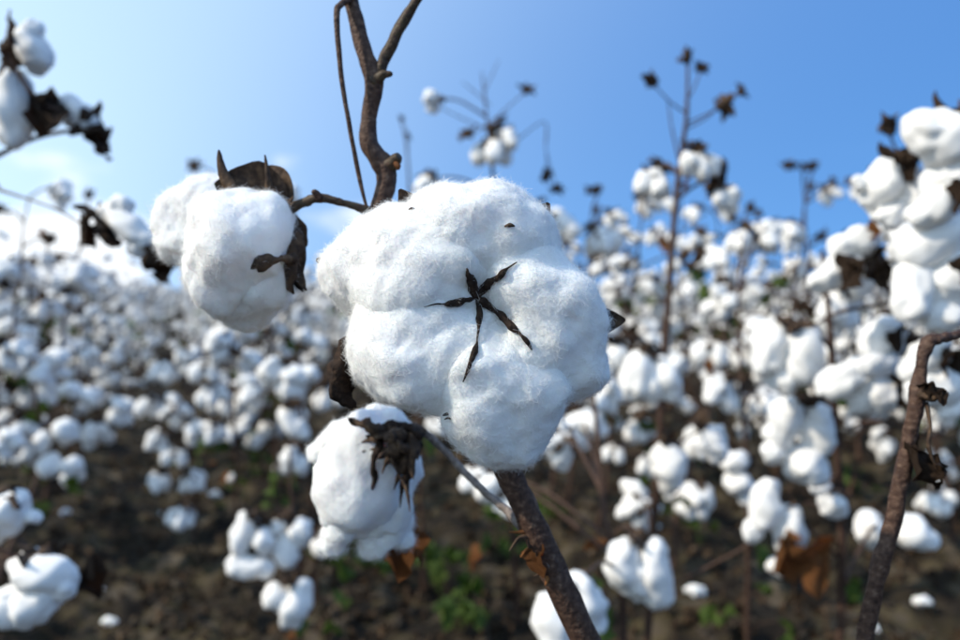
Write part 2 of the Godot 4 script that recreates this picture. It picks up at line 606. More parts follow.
# a boll whose lobes are read off the photograph: [x0, y0, x1, y1, radius] in pixels at depth d; the bur sits at b
func photo_boll(o: Node3D, line: Array, d: float, lobes: Array, b: Array) -> void:
	var hub := at(b[0], b[1], d + 0.004)
	var boll := holder("boll", o, Transform3D(Basis(), hub - o.position))
	var k := 0
	for l in lobes:
		k += 1
		var m: float = l[4] * d / foc
		var e := (rng.randf() - 0.5) * minf(m * 0.7, Vector2(l[0] - l[2], l[1] - l[3]).length() * d / foc)
		var p := at(l[0], l[1], d + e) - hub
		var q := at(l[2], l[3], d - e) - hub
		var bulge := minf(m * 0.15, p.distance_to(q) * 0.2)
		var mid := p.lerp(q, 0.5) - cam_f * bulge + Vector3(0, bulge * 0.4, 0)
		part("lock", lobe([p, mid, q], [m * 0.82, m * 0.98, m * 0.86], 8, 6, 28, 0.8, d * 9.0 + k * 1.7 + l[0]).mesh(), M.lint_plain, boll)
	var bur := Shape.new()
	var down := (at(lobes[0][0], lobes[0][1], d) - hub).normalized()
	var side := down.cross(cam_f).normalized()
	for n in 5:
		var f := TAU * (n + 0.5) / 5.0
		var dir := (side * cos(f) + down.cross(side).normalized() * sin(f) + down * 0.55).normalized()
		bur.join(valve(Vector3.ZERO, dir, down, rng.randf_range(0.024, 0.033), rng.randf_range(0.012, 0.018), rng.randf_range(-0.3, 1.0), l_key(d, n)), Transform3D())
	bur.join(tube([-down * 0.007, -down * 0.002, down * 0.004], [0.003, 0.007, 0.006], 4, 8), Transform3D())
	for n in 2:
		bur.join(leaf(rng.randf_range(0.02, 0.032), 0.7, d + n, true, 6), Transform3D(Basis.from_euler(Vector3(rng.randf_range(-1.5, 0.2), rng.randf() * TAU, rng.randf_range(-0.5, 0.5))), Vector3.ZERO))
	part("bur", bur.mesh(), M.bur, boll)
	if line.size():
		branch_to(o, line, hub - o.position, M.stem)

func l_key(d: float, n: int) -> float:
	return d * 31.0 + n * 1.9

func stem_line(o: Node3D, stem: Array) -> Array:
	var pts := [Vector3(0, -0.03, 0)]
	for k in range(1, stem.size()):
		pts.append(stem[k] - o.position)
	return smooth_path(pts, 40)

func branch_to(o: Node3D, line: Array, q: Vector3, mat: Material, r0 := 0.0028) -> void:
	var best: Vector3 = line[0]
	var cost := 1e9
	for p in line:
		var d: Vector3 = q - p
		var k := d.length() + absf(d.y - 0.35 * Vector2(d.x, d.z).length()) * 1.2
		if k < cost:
			cost = k
			best = p
	var mid := best.lerp(q, 0.55) + Vector3(0, 0.012, 0)
	part("branch", tube([best, mid, q], [r0, r0 * 0.8, r0 * 0.62], 10, 7, 0.25, q.x).mesh(), mat, o)

func place_bur(o: Node3D, px: float, py: float, d: float, which: int, turn: Vector3, scale: float) -> Vector3:
	var q := at(px, py, d) - o.position
	part("empty_bur", burs[which].mesh, M.bur, o, Transform3D(Basis.from_euler(turn).scaled(Vector3.ONE * scale), q))
	return q

func twig(o: Node3D, pts: Array, rad: Array, mat: Material, called := "branch", n := 24, sides := 9) -> void:
	part(called, tube(pts.map(func(p): return p - o.position), rad, n, sides, 0.25, pts[0].y).mesh(), mat, o)

func place_leaf(o: Node3D, p: Vector3, which: int, mat: Material, size: float, turn: Vector3) -> void:
	part("leaf", leaf_meshes[which], mat, o, Transform3D(Basis.from_euler(turn).scaled(Vector3.ONE * size), p - o.position))

# ---------------------------------------------------------------- fibres standing off the lint
var tufts := []

func make_tufts() -> void:
	var r := RandomNumberGenerator.new()
	r.seed = 5
	for kind in 3:
		var s := Shape.new()
		for k in 12:
			var p := Vector3(r.randf_range(-0.0016, 0.0016), -0.0004, r.randf_range(-0.0016, 0.0016))
			var a := r.randf() * TAU if kind != 1 else r.randf_range(-0.6, 0.6)
			var d := Vector3(cos(a), r.randf_range(0.05, 0.60), sin(a)).normalized()
			var bend := Vector3(r.randf_range(-1, 1), r.randf_range(-1.1, 0.35), r.randf_range(-1, 1)) * 0.55
			var step := r.randf_range(0.0006, 0.0013)
			var side := d.cross(Vector3(r.randf_range(-1, 1), 1, r.randf_range(-1, 1))).normalized()
			var rows := []
			for n in 4:
				var w := 0.00004 * (1.0 - 0.2 * n)
				rows.append(PackedVector3Array([p - side * w, p + side * w]))
				p += d * step
				d = (d + bend * 0.5).normalized()
			s.rows(rows, false)
		tufts.append(s)

func fuzz(o: Node3D, shapes: Array, lobes: Array, count: int, key: int, size := 1.0) -> void:
	var r := RandomNumberGenerator.new()
	r.seed = key
	var places := [[], [], []]
	var total := 0
	for s in shapes:
		total += s.i.size() / 3
	for n in shapes.size():
		var s: Shape = shapes[n]
		var tris := s.i.size() / 3
		# area-weighted by rejection
		var big := 0.0
		for k in 60:
			var t := (r.randi() % tris) * 3
			big = maxf(big, (s.v[s.i[t + 1]] - s.v[s.i[t]]).cross(s.v[s.i[t + 2]] - s.v[s.i[t]]).length())
		var want := int(count * float(tris) / total)
		var made := 0
		var tries := 0
		while made < want and tries < want * 12:
			tries += 1
			var t := (r.randi() % tris) * 3
			var a := s.v[s.i[t]]
			var b := s.v[s.i[t + 1]]
			var c := s.v[s.i[t + 2]]
			var nrm := (c - a).cross(b - a)
			if nrm.length() < big * r.randf():
				continue
			nrm = nrm.normalized()
			var u := r.randf()
			var p := a.lerp(b, u).lerp(c, r.randf() * 0.6)
			var inside := false
			for m in lobes.size():
				if m != n:
					for k in lobes[m].c.size():
						if p.distance_squared_to(lobes[m].c[k]) < lobes[m].r[k] * lobes[m].r[k] * 0.80:
							inside = true
							break
				if inside:
					break
			if inside:
				continue
			var x := nrm.cross(Vector3(r.randf_range(-1, 1), r.randf_range(-1, 1), r.randf_range(-1, 1))).normalized()
			var sc := size * r.randf_range(0.6, 1.5)
			places[r.randi() % 3].append(Transform3D(Basis(x, nrm, x.cross(nrm)).scaled(Vector3.ONE * sc), p))
			made += 1
	var v := PackedVector3Array()
	var idx := PackedInt32Array()
	for k in 3:
		for t in places[k]:
			var base := v.size()
			v.append_array(t * tufts[k].v)
			for j in tufts[k].i:
				idx.append(base + j)
	var all := Shape.new()
	all.v = v
	all.i = idx
	var q := part("lint_fibres", all.mesh(), M.fibre, o)
	q.set_meta("kind", "stuff")

# lobes given by photo pixels: [[px, py, depth], ...], radii in pixels at that depth
func photo_lobes(list: Array, base: Vector3, plane: float, body: int, segs: int, lump: float, reach: float) -> Dictionary:
	var shapes := []
	var info := []
	for l in list:
		var path := []
		var rad := []
		for q in l:
			path.append(at(q[0], q[1], plane + q[2]) - base)
			rad.append(q[3] * plane / foc)
		shapes.append(lobe(path, rad, body, int(body * 0.5), segs, lump, info.size() * 2.3 + plane * 10.0, 0.92, cam_f))
		info.append({"c": smooth_path(path, 14), "r": along(rad, 14)})
	# fillets where lobes meet, as matted lint bridges them
	for n in shapes.size():
		var s: Shape = shapes[n]
		for k in s.v.size():
			var p := s.v[k]
			var grow_by := 0.0
			for m in info.size():
				if m == n:
					continue
				var d := 1e9
				for j in info[m].c.size():
					d = minf(d, p.distance_to(info[m].c[j]) - info[m].r[j])
				var h := maxf(reach - absf(d), 0.0) / reach
				grow_by = maxf(grow_by, h * h * reach * 0.25)
			if grow_by > 0.0:
				var best := 1e9
				var axis := Vector3.ZERO
				for q in info[n].c:
					var e := p.distance_squared_to(q)
					if e < best:
						best = e
						axis = q
				s.v[k] = p + (p - axis).normalized() * grow_by
	return {"shapes": shapes, "info": info}

# distance from the eye to the lint's skin at a pixel
func lint_front(shapes: Array, base: Vector3, px: float, py: float) -> float:
	var best := 1e9
	for s in shapes:
		for p in s.v:
			var q: Vector3 = p + base - EYE
			var z := q.dot(cam_f)
			var dx := q.dot(cam_x) / z * foc + 480.0 - px
			var dy := 320.0 - q.dot(cam_y) / z * foc - py
			if dx * dx + dy * dy < 9.0:
				best = minf(best, q.length())
	return best

# ================================================================ the scene
func _ready() -> void:
	# camera
	var cam := Camera3D.new()
	cam.name = "camera"
	cam.fov = FOV
	cam.near = 0.02
	cam.far = 2000.0
	cam.position = EYE
	cam.rotation_degrees = Vector3(PITCH, 0, 0)
	var lens := CameraAttributesPhysical.new()
	lens.frustum_focal_length = 18.0
	lens.frustum_focus_distance = 0.247
	lens.exposure_aperture = 5.0
	cam.attributes = lens
	add_child(cam)
	cam.fov = FOV
	cam.current = true
	cam_x = cam.basis.x
	cam_y = cam.basis.y
	cam_f = -cam.basis.z
	foc = 320.0 / tan(deg_to_rad(FOV) / 2)
	# sky, sun, exposure
	var to_sun := Vector3(-0.72, 0.64, 0.20).normalized()
	var env := Environment.new()
	env.background_mode = Environment.BG_SKY
	var sky := Sky.new()
	var pano := PanoramaSkyMaterial.new()
	pano.panorama = make_sky(to_sun)
	sky.sky_material = pano
	env.sky = sky
	env.tonemap_mode = Environment.TONE_MAPPER_LINEAR
	env.tonemap_exposure = 1.05
	env.sdfgi_enabled = true
	env.ssao_enabled = true
	env.ssil_enabled = true
	var world := WorldEnvironment.new()
	world.name = "environment"
	world.environment = env
	add_child(world)
	var sun := DirectionalLight3D.new()
	sun.name = "sun"
	sun.light_energy = 1.2
	sun.light_angular_distance = 0.5
	sun.light_color = Color(1.0, 0.955, 0.88)
	sun.shadow_enabled = true
	add_child(sun)
	sun.look_at_from_position(to_sun * 10, Vector3.ZERO, Vector3.UP)

	noise.seed = 3
	noise.noise_type = FastNoiseLite.TYPE_SIMPLEX_SMOOTH
	noise.frequency = 1.0
	noise.fractal_type = FastNoiseLite.FRACTAL_NONE
	make_materials()
	make_ground()
	make_variants()
	for k in 3:
		leaf_meshes.append(leaf(1.0, [0.5, 0.9, 0.7][k], k * 1.9 + 0.4).mesh())
	make_tufts()
	main_plant()
	hand_plants()
	row_plants()
	ground_things()

func make_ground() -> void:
	var rows := []
	var r := 0.12
	var radii := []
	while r < 900.0:
		radii.append(r)
		r += maxf(0.012, r * 0.0125) if r < 12 else r * 0.06
	for k in radii.size():
		var row := PackedVector3Array()
		for j in 720:
			var a := TAU * j / 720
			var x: float = cos(a) * radii[k]
			var z: float = sin(a) * radii[k]
			row.append(Vector3(x, height(x, z), z))
		rows.append(row)
	var s := Shape.new()
	rows.reverse()
	s.rows(rows, true)
	var g := part("ground", s.mesh(), M.soil, self)
	g.set_meta("kind", "structure")
	g.set_meta("label", "dark brown cloddy soil of the cotton field")

# ---------------------------------------------------------------- the plant with the boll in focus
func main_plant() -> void:
	var root := Vector3(0.30, 0, -0.37)
	root.y = height(root.x, root.z)
	var o := thing("cotton_plant", "leaning brown cotton stem bearing the big five-lobed open boll in sharp focus", "cotton plant", root)
	var L := func(px, py, d): return at(px, py, d) - root
	# main stem, passing behind the boll
	var stem := [Vector3(0, -0.03, 0), Vector3(-0.04, 0.10, 0.01), Vector3(-0.12, 0.26, 0.035), L.call(592, 655, 0.308), L.call(550, 565, 0.303), L.call(512, 480, 0.302), L.call(452, 370, 0.306), L.call(398, 262, 0.312), L.call(381, 215, 0.314), L.call(386, 183, 0.314), L.call(385, 168, 0.314), L.call(370, 146, 0.314), L.call(369, 119, 0.314), L.call(374, 80, 0.314), L.call(364, 52, 0.315), L.call(354, 12, 0.317), L.call(347, -25, 0.32), L.call(350, -70, 0.325), L.call(338, -130, 0.335)]
	var rad := [0.0068, 0.0066, 0.0062, 0.0059, 0.0057, 0.0053, 0.0049, 0.0046, 0.0044, 0.0041, 0.0046, 0.0039, 0.0033, 0.0040, 0.0034, 0.0032, 0.003, 0.0026, 0.0012]
	part("stem", tube(stem, rad, 180, 20, 0.16, 0.3).mesh(), M.stem, o)
	var line := smooth_path(stem, 60)
	# fork to the upper right, hanging twig, branch stub with red bud, snapped stub
	twig(o, [at(373, 84, 0.314), at(384, 62, 0.313), at(397, 32, 0.312), at(417, 0, 0.31), at(440, -40, 0.308), at(452, -90, 0.30)], [0.0032, 0.0026, 0.0024, 0.0021, 0.0019, 0.0010], M.green_stem, "branch", 40, 12)
	twig(o, [at(354, -2, 0.316), at(341, 4, 0.311), at(337, 14, 0.308), at(339, 50, 0.306), at(344, 95, 0.306), at(352, 140, 0.307), at(360, 180, 0.309), at(369, 216, 0.311)], [0.0016, 0.0015, 0.0013, 0.0012, 0.0011, 0.0010, 0.0009, 0.0008], M.stem, "twig", 40, 8)
	twig(o, [at(385, 170, 0.314), at(393, 162, 0.311), at(399, 156, 0.309)], [0.0034, 0.0028, 0.0018], M.green_stem, "branch_stub", 12, 10)
	twig(o, [at(395, 163, 0.3085), at(398, 166, 0.307), at(398, 170, 0.307)], [0.0008, 0.0014, 0.0004], M.dry_leaf, "bud", 8, 8)
	twig(o, [at(374, 82, 0.312), at(383, 75, 0.31), at(392, 74, 0.3085)], [0.0034, 0.0022, 0.0007], M.green_stem, "branch_stub", 12, 8)
	twig(o, [at(374, 218, 0.314), at(362, 209, 0.311), at(343, 203, 0.308), at(320, 198, 0.307), at(303, 203, 0.309), at(287, 211, 0.312)], [0.0032, 0.0022, 0.0017, 0.0020, 0.0019, 0.0022], M.green_stem, "branch", 30, 10)
	twig(o, [at(320, 198, 0.306), at(316, 193, 0.304), at(312, 192, 0.303)], [0.0018, 0.0015, 0.0006], M.stem, "branch_stub", 8, 8)
	# grey branch to the low boll and its dry scraps
	twig(o, [at(549, 566, 0.300), at(532, 540, 0.302), at(508, 512, 0.315), at(476, 484, 0.335), at(446, 452, 0.355), at(424, 432, 0.365)], [0.0026, 0.0021, 0.0018, 0.0017, 0.0017, 0.0021], M.grey_stem, "branch", 40, 10)
	for k in 9:
		var p := at(527 + 2.6 * k, 532 + 5.5 * k, 0.299)
		var q := p + cam_x * rng.randf_range(-0.011, 0.001) + cam_y * rng.randf_range(-0.006, 0.006) - cam_f * rng.randf_range(0.0, 0.006)
		if k != 3:
			twig(o, [p, p.lerp(q, 0.5) + cam_y * 0.003 * sin(k * 2.0), q], [0.0010, 0.0008, 0.0003], M.dry_leaf if k % 4 == 0 else M.bur, "dry_scrap", 8, 5)
		else:
			place_leaf(o, p, k % 3, M.dry_leaf if k % 3 == 0 else M.brown_leaf, 0.011, Vector3(k * 1.3, k * 2.1, k * 0.7))
	# pedicel of the big boll
	twig(o, [at(462, 388, 0.305), at(472, 360, 0.300), at(478, 330, 0.290), at(477, 305, 0.278)], [0.0034, 0.003, 0.003, 0.004], M.stem, "branch", 16, 9)

	# the big boll
	var boll := holder("boll", o, Transform3D(Basis(), at(476, 300, 0.285) - root))
	var bp := root + boll.position
	var list := [
		[[444, 240, 0.012, 38], [462, 232, 0.002, 47], [490, 230, 0.001, 48], [512, 236, 0.010, 38]],
		[[362, 272, 0.013, 40], [385, 262, 0.004, 52], [418, 264, 0.001, 54], [448, 280, 0.007, 44]],
		[[384, 350, 0.013, 42], [404, 354, 0.003, 55], [430, 350, 0.000, 55], [456, 326, 0.006, 42]],
		[[484, 334, 0.008, 34], [494, 374, 0.000, 47], [502, 406, -0.001, 51], [508, 428, 0.008, 43]],
		[[510, 284, 0.007, 38], [536, 298, 0.001, 48], [554, 326, 0.002, 51], [563, 354, 0.008, 47]],
		[[456, 292, 0.014, 44], [482, 300, 0.014, 44], [500, 312, 0.014, 44]],
	]
	var made := photo_lobes(list, bp, 0.262, 42, 84, 0.62, 0.0195)
	for s in made.shapes:
		part("lock", s.mesh(), M.lint, boll)
	fuzz(boll, made.shapes, made.info, 17000, 21, 1.0)
	# dry sutures: the dark star in the creases
	var lines := [
		[[476, 298, 2.6], [473, 289, 4.0], [470, 280, 4.2], [468, 274, 2.0], [467, 268, 0.5]],
		[[476, 298, 2.6], [484, 288, 4.0], [493, 281, 4.6], [501, 274, 3.4], [508, 268, 1.2], [517, 262, 0.4]],
		[[475, 299, 2.6], [466, 300, 3.2], [456, 303, 4.2], [446, 304, 3.0], [436, 304, 0.9], [424, 307, 0.3]],
		[[476, 299, 3.0], [478, 312, 3.6], [479, 326, 3.2], [477, 342, 2.8], [473, 356, 2.2], [468, 370, 1.3], [463, 382, 0.4]],
		[[477, 299, 3.0], [490, 306, 4.4], [503, 317, 4.8], [513, 327, 4.0], [521, 335, 3.0], [528, 343, 2.0], [532, 350, 0.5]],
	]
	var px := 0.25 / foc
	for k in lines.size():
		var pts := []
		var rr := []
		for q in lines[k]:
			var d := lint_front(made.shapes, bp, q[0], q[1])
			var dir := (at(q[0], q[1], 1.0) - EYE).normalized()
			pts.append(EYE + dir * (minf(d, 0.285) - 0.0006) - bp)
			rr.append(q[2] * px * 0.85)
		part("suture", tube(pts, rr, 60, 9, 0.9, k * 0.37).mesh(), M.suture, boll)
	# a few long hairs beside the star, specks of trash on the lint
	for q in [[510, 225, 3.2], [447, 414, 2.4], [448, 418, 2.0], [412, 208, 2.0]]:
		var d := lint_front(made.shapes, bp, q[0], q[1])
		var dir := (at(q[0], q[1], 1.0) - EYE).normalized()
		if d > 1.0:
			d = 0.262
		var p := EYE + dir * (d - 0.0006) - bp
		part("speck", tube([p - cam_x * 0.0012 * q[2] * 0.5 - cam_y * 0.0005, p, p + cam_x * 0.001 * q[2] * 0.5 - cam_y * 0.0004], [0.0002, q[2] * px * 0.6, 0.0002], 8, 6, 0.5, q[0]).mesh(), M.bur, boll)
	# pointed tips of the bur behind the lint: [tip, root, width]
	for q in [[[400, 190, 0.268], [428, 236, 0.278]], [[549, 203, 0.270], [520, 246, 0.280]], [[624, 320, 0.272], [574, 322, 0.284]], [[318, 260, 0.270], [364, 278, 0.284]]]:
		var a: Vector3 = at(q[0][0], q[0][1], q[0][2]) - bp
		var b: Vector3 = at(q[1][0], q[1][1], q[1][2]) - bp
		part("bur_valve", valve(b, (a - b).normalized(), -cam_f, (a - b).length(), 0.012, 0.1, q[0][0]).mesh(), M.bur, boll)
	# the curled valve and bracts low on the left side
	for q in [[[[372, 340, 0.287], [350, 352, 0.282], [340, 372, 0.279], [339, 388, 0.279], [347, 402, 0.280], [356, 404, 0.282]], [0.004, 0.0042, 0.0036, 0.0030, 0.0020, 0.0006]], [[[374, 356, 0.289], [352, 372, 0.286], [346, 392, 0.285], [356, 408, 0.286]], [0.005, 0.0046, 0.003, 0.0008]], [[[360, 345, 0.288], [341, 356, 0.286], [334, 368, 0.286]], [0.003, 0.0022, 0.0005]]]:
		part("bur_valve", tube(q[0].map(func(w): return at(w[0], w[1], w[2]) - bp), q[1], 30, 10, 0.9, q[1][0] * 90).mesh(), M.suture, boll)

	# the boll on the left branch, seen from its side
	var side := holder("boll", o, Transform3D(Basis(), at(286, 214, 0.312) - root))
	bp = root + side.position
	list = [
		[[262, 214, 0.000, 28], [246, 226, -0.012, 40], [232, 250, -0.014, 48], [226, 268, -0.010, 44]],
		[[226, 198, 0.018, 26], [205, 204, 0.018, 32], [190, 218, 0.018, 32], [184, 240, 0.016, 27]],
		[[268, 252, 0.000, 26], [262, 276, -0.004, 31], [246, 294, -0.002, 34], [238, 300, 0.002, 30]],
		[[214, 262, 0.016, 22], [206, 272, 0.016, 22]],
	]
	made = photo_lobes(list, bp, 0.312, 30, 56, 0.75, 0.006)
	for s in made.shapes:
		part("lock", s.mesh(), M.lint, side)
	fuzz(side, made.shapes, made.info, 6500, 22, 1.0)
	# bur: tall brown valve over the top, thin valves down the right side and across the front
	var c := at(284, 214, 0.312) - bp
	for q in [[[221, 178, 0.302], 0.026, 0.45, 0.300], [[246, 172, 0.314], 0.024, 0.35, 0.32], [[291, 292, 0.308], 0.012, -0.5, 0.31], [[296, 262, 0.318], 0.016, 0.5, 0.31]]:
		var a: Vector3 = at(q[0][0], q[0][1], q[0][2]) - bp
		var s := valve(c, (a - c).normalized(), (cam_y * 0.5 - cam_f * 0.8 if q[0][1] < 200 else cam_x - cam_f * 0.5), (a - c).length() * 1.08, q[1], q[2], q[1] * 77, 14, 8)
		part("bur_valve", s.mesh(), M.bur, side)
	for q in [[[232, 192], [223, 174], [219, 150], 0.0034], [[268, 188], [267, 172], [265, 155], 0.0016]]:
		part("bur_tip", tube([at(q[0][0], q[0][1], 0.305) - bp, at(q[1][0], q[1][1], 0.304) - bp, at(q[2][0], q[2][1], 0.305) - bp], [q[3], q[3] * 0.55, 0.0003], 14, 8, 0.5, q[3]).mesh(), M.bur, side)
	part("bur_valve", tube([at(293, 258, 0.300) - bp, at(280, 259, 0.291) - bp, at(264, 262, 0.287) - bp, at(255, 263, 0.2865) - bp, at(250, 270, 0.287) - bp], [0.0022, 0.0018, 0.0028, 0.0022, 0.0003], 24, 8, 0.7, 0.4).mesh(), M.bur, side)
	part("bur_valve", tube([at(289, 222, 0.311) - bp, at(294, 245, 0.305) - bp, at(292, 268, 0.302) - bp, at(288, 282, 0.302) - bp, at(294, 294, 0.304) - bp], [0.003, 0.0034, 0.0028, 0.0018, 0.0004], 24, 8, 0.7, 0.8).mesh(), M.bur, side)

	# the long boll hanging below, under a ragged dark bur
	var low := holder("boll", o, Transform3D(Basis(), at(404, 432, 0.365) - root))
	bp = root + low.position
	list = [
		[[378, 430, 0.004, 27], [360, 452, -0.006, 38], [356, 485, -0.006, 39], [358, 506, 0.0, 32]],
		[[396, 440, 0.010, 24], [392, 470, 0.006, 30], [386, 502, 0.004, 30], [376, 518, 0.006, 24]],
		[[352, 432, 0.016, 18], [334, 446, 0.020, 17], [320, 452, 0.022, 15]],
		[[352, 515, 0.0, 16], [338, 530, -0.002, 17], [332, 540, 0.0, 15]],
		[[388, 518, 0.004, 17], [384, 536, 0.004, 15], [372, 548, 0.006, 10]],
		[[400, 520, 0.010, 12], [404, 540, 0.010, 9]],
	]
	made = photo_lobes(list, bp, 0.365, 20, 40, 0.85, 0.006)
	for s in made.shapes:
		part("lock", s.mesh(), M.lint, low)
	fuzz(low, made.shapes, made.info, 1500, 23)
	c = at(402, 432, 0.352) - bp
	part("bur", lobe([c + cam_x * -0.008, c, c + cam_x * 0.005 - cam_y * 0.006], [0.004, 0.005, 0.004], 8, 5, 20, 1.2, 3.3).mesh(), M.suture, low)
	for q in [[348, 418, 7], [356, 424, 4], [354, 446, 3], [362, 452, 3], [378, 458, 7], [372, 490, 5], [382, 474, 4], [394, 490, 6], [400, 508, 5], [408, 496, 6], [414, 480, 7], [418, 460, 8], [385, 440, 9], [390, 464, 8], [404, 470, 9], [366, 436, 4], [424, 446, 5], [410, 512, 3]]:
		var a := at(q[0], q[1], 0.338 + rng.randf_range(-0.006, 0.008)) - bp
		var e := c + cam_x * rng.randf_range(-0.01, 0.006) + cam_y * rng.randf_range(-0.006, 0.004) - cam_f * 0.006
		var bend := cam_x * rng.randf_range(-0.003, 0.003) - cam_f * rng.randf_range(0.0, 0.005)
		part("bract", tube([e, e.lerp(a, 0.4) + bend, e.lerp(a, 0.75) - bend * 0.4, a], [q[2] * 0.0003, q[2] * 0.0004, q[2] * 0.00026, 0.0002], 16, 7, 0.9, q[0]).mesh(), M.suture if q[2] == 5 else M.bur, low)
	place_leaf(o, at(405, 512, 0.40), 1, M.dry_leaf, 0.034, Vector3(-1.3, 0.4, 0.5))
	place_leaf(o, at(412, 530, 0.40), 0, M.dry_leaf, 0.026, Vector3(-1.0, 2.4, 0.2))
	twig(o, [at(424, 432, 0.365), at(414, 430, 0.36), at(402, 432, 0.356)], [0.0021, 0.0035, 0.005], M.bur, "pedicel", 8, 8)

# ---------------------------------------------------------------- the other plants close by
func hand_plants() -> void:
	# broken dry stalk
	var foot := Vector3(0.11, 0, -0.34)
	foot.y = height(foot.x, foot.z)
	var o := thing("cotton_stalk", "bare reddish brown cotton stalk with its top bent over and dry leaf scraps", "stalk", foot)
	twig(o, [foot - Vector3(0, 0.03, 0), foot + Vector3(0.02, 0.25, 0.01), at(862, 655, 0.325), at(893, 520, 0.322), at(914, 410, 0.320), at(919, 380, 0.320), at(923, 355, 0.320), at(929, 342, 0.320), at(938, 339, 0.320), at(960, 334, 0.325), at(1010, 318, 0.34)], [0.0048, 0.0043, 0.0037, 0.0032, 0.0033, 0.0027, 0.0024, 0.0029, 0.0022, 0.0019, 0.0015], M.stem, "stem", 120, 14)
	twig(o, [at(920, 393, 0.318), at(930, 398, 0.314), at(938, 394, 0.312), at(942, 390, 0.311)], [0.0022, 0.0018, 0.0022, 0.0006], M.bur, "branch_stub", 14, 8)
	for k in 4:
		place_leaf(o, at(930 + 3 * k, 398 - 2 * k, 0.312), k % 3, M.brown_leaf, 0.007, Vector3(k * 1.2, k * 2.0, k))
	twig(o, [at(926, 402, 0.318), at(930, 425, 0.314), at(928, 446, 0.313), at(936, 468, 0.314)], [0.0008, 0.0007, 0.0009, 0.0005], M.bur, "twig", 16, 6)
	place_leaf(o, at(928, 446, 0.313), 1, M.brown_leaf, 0.017, Vector3(-1.5, 0.3, 0.25))
	place_leaf(o, at(934, 462, 0.314), 2, M.brown_leaf, 0.012, Vector3(-1.4, 1.3, 0.2))

	# the loaded plant at the frame's edge
	o = set_plant("tall cotton plant loaded with big round white bolls beside the bent bare stalk", [row_point(0.42, 0.36) + Vector3(0.1, 0, 0), at(1010, 560, 0.66), at(985, 400, 0.66), at(968, 260, 0.66), at(962, 150, 0.66), at(960, 100, 0.67)], [0.0065, 0.006, 0.005, 0.0042, 0.003, 0.0015],
		[{"d": 0.62, "l": [[930, 132, 948, 150, 30], [942, 182, 957, 172, 22], [924, 214, 944, 202, 19]], "b": [956, 122]}, {"d": 0.68, "l": [[882, 176, 875, 196, 19], [909, 190, 906, 204, 19], [906, 172, 910, 174, 13], [886, 214, 892, 216, 16], [858, 182, 860, 186, 8]], "b": [903, 158]}, {"d": 0.72, "l": [[843, 246, 868, 240, 16], [824, 279, 848, 269, 17], [850, 292, 862, 286, 11]], "b": [876, 262]}, {"d": 0.64, "l": [[922, 252, 950, 236, 26], [914, 276, 910, 302, 22], [946, 274, 950, 290, 25], [932, 312, 942, 318, 20]], "b": [962, 270]}, {"d": 0.74, "l": [[828, 386, 845, 378, 17], [862, 398, 886, 396, 17], [857, 368, 886, 366, 13]], "b": [898, 386]}, {"d": 0.66, "l": [[914, 366, 931, 350, 18], [925, 390, 941, 385, 22], [946, 412, 962, 404, 10]], "b": [955, 362]}, {"d": 0.76, "l": [[871, 346, 890, 330, 17], [884, 350, 892, 346, 12]], "b": [899, 334]}, [905, 240, 0.95, 4, 10, 0.8]])
	for b in [[948, 186, 0.60, 0], [906, 160, 0.655, 1], [958, 258, 0.60, 3], [902, 386, 0.70, 1], [952, 352, 0.63, 0], [897, 330, 0.73, 3]]:
		place_leaf(o, at(b[0], b[1], b[2]), b[3] % 3, M.brown_leaf, 0.024, Vector3(-1.0, b[0] * 0.7, 0.3))
	place_leaf(o, at(879, 228, 0.70), 0, M.dry_leaf, 0.022, Vector3(-0.6, 0.4, 0.8))
	place_leaf(o, at(862, 268, 0.69), 1, M.brown_leaf, 0.032, Vector3(-0.9, 1.6, 0.2))
	var q := place_bur(o, 888, 131, 0.85, 0, Vector3(0.3, 0, 0.2), 0.8)
	twig(o, [o.position + q, at(905, 165, 0.84), at(955, 210, 0.7)], [0.0012, 0.0015, 0.002], M.stem)
	twig(o, [at(880, 275, 0.74), at(889, 290, 0.73), at(886, 303, 0.72), at(840, 312, 0.72), at(815, 325, 0.72)], [0.002, 0.002, 0.0018, 0.0018, 0.0012], M.stem)
	# second loaded plant, a little farther down the row
	o = set_plant("cotton plant with long paired bolls and an orange dead leaf low on it", [at(835, 700, 0.98) * Vector3(1, 0, 1), at(842, 560, 0.93), at(836, 440, 0.90), at(830, 330, 0.88), at(822, 250, 0.88)], [0.006, 0.0055, 0.0045, 0.0035, 0.002],
		[{"d": 0.8, "l": [[801, 343, 802, 368, 23], [769, 334, 766, 364, 17], [776, 379, 786, 382, 14], [790, 340, 790, 350, 14]], "b": [788, 322]}, {"d": 0.84, "l": [[786, 409, 780, 436, 17], [816, 418, 818, 441, 18], [800, 464, 812, 470, 20], [772, 450, 774, 456, 11]], "b": [802, 400]}, {"d": 0.9, "l": [[828, 500, 834, 506, 14], [818, 488, 822, 492, 10]], "b": [830, 484]}, {"d": 0.92, "l": [[765, 491, 762, 516, 17], [788, 520, 786, 541, 18], [752, 528, 752, 534, 10], [776, 566, 779, 568, 10]], "b": [789, 507]}, {"d": 1.03, "l": [[872, 524, 873, 536, 16], [904, 530, 918, 536, 18], [862, 530, 863, 536, 9]], "b": [886, 514]}, [885, 365, 0.95, 6, 60, 0.9], [840, 300, 0.95, 5, 40, 0.9]])
	place_leaf(o, at(812, 545, 0.86), 0, M.dry_leaf, 0.060, Vector3(-1.2, -0.6, 0.3))
	place_leaf(o, at(800, 552, 0.86), 1, M.dry_leaf, 0.05, Vector3(-1.0, 0.7, -0.3))
	twig(o, [at(842, 560, 0.93), at(828, 546, 0.89), at(812, 544, 0.86), at(800, 551, 0.86)], [0.0014, 0.001, 0.001, 0.0008], M.stem)
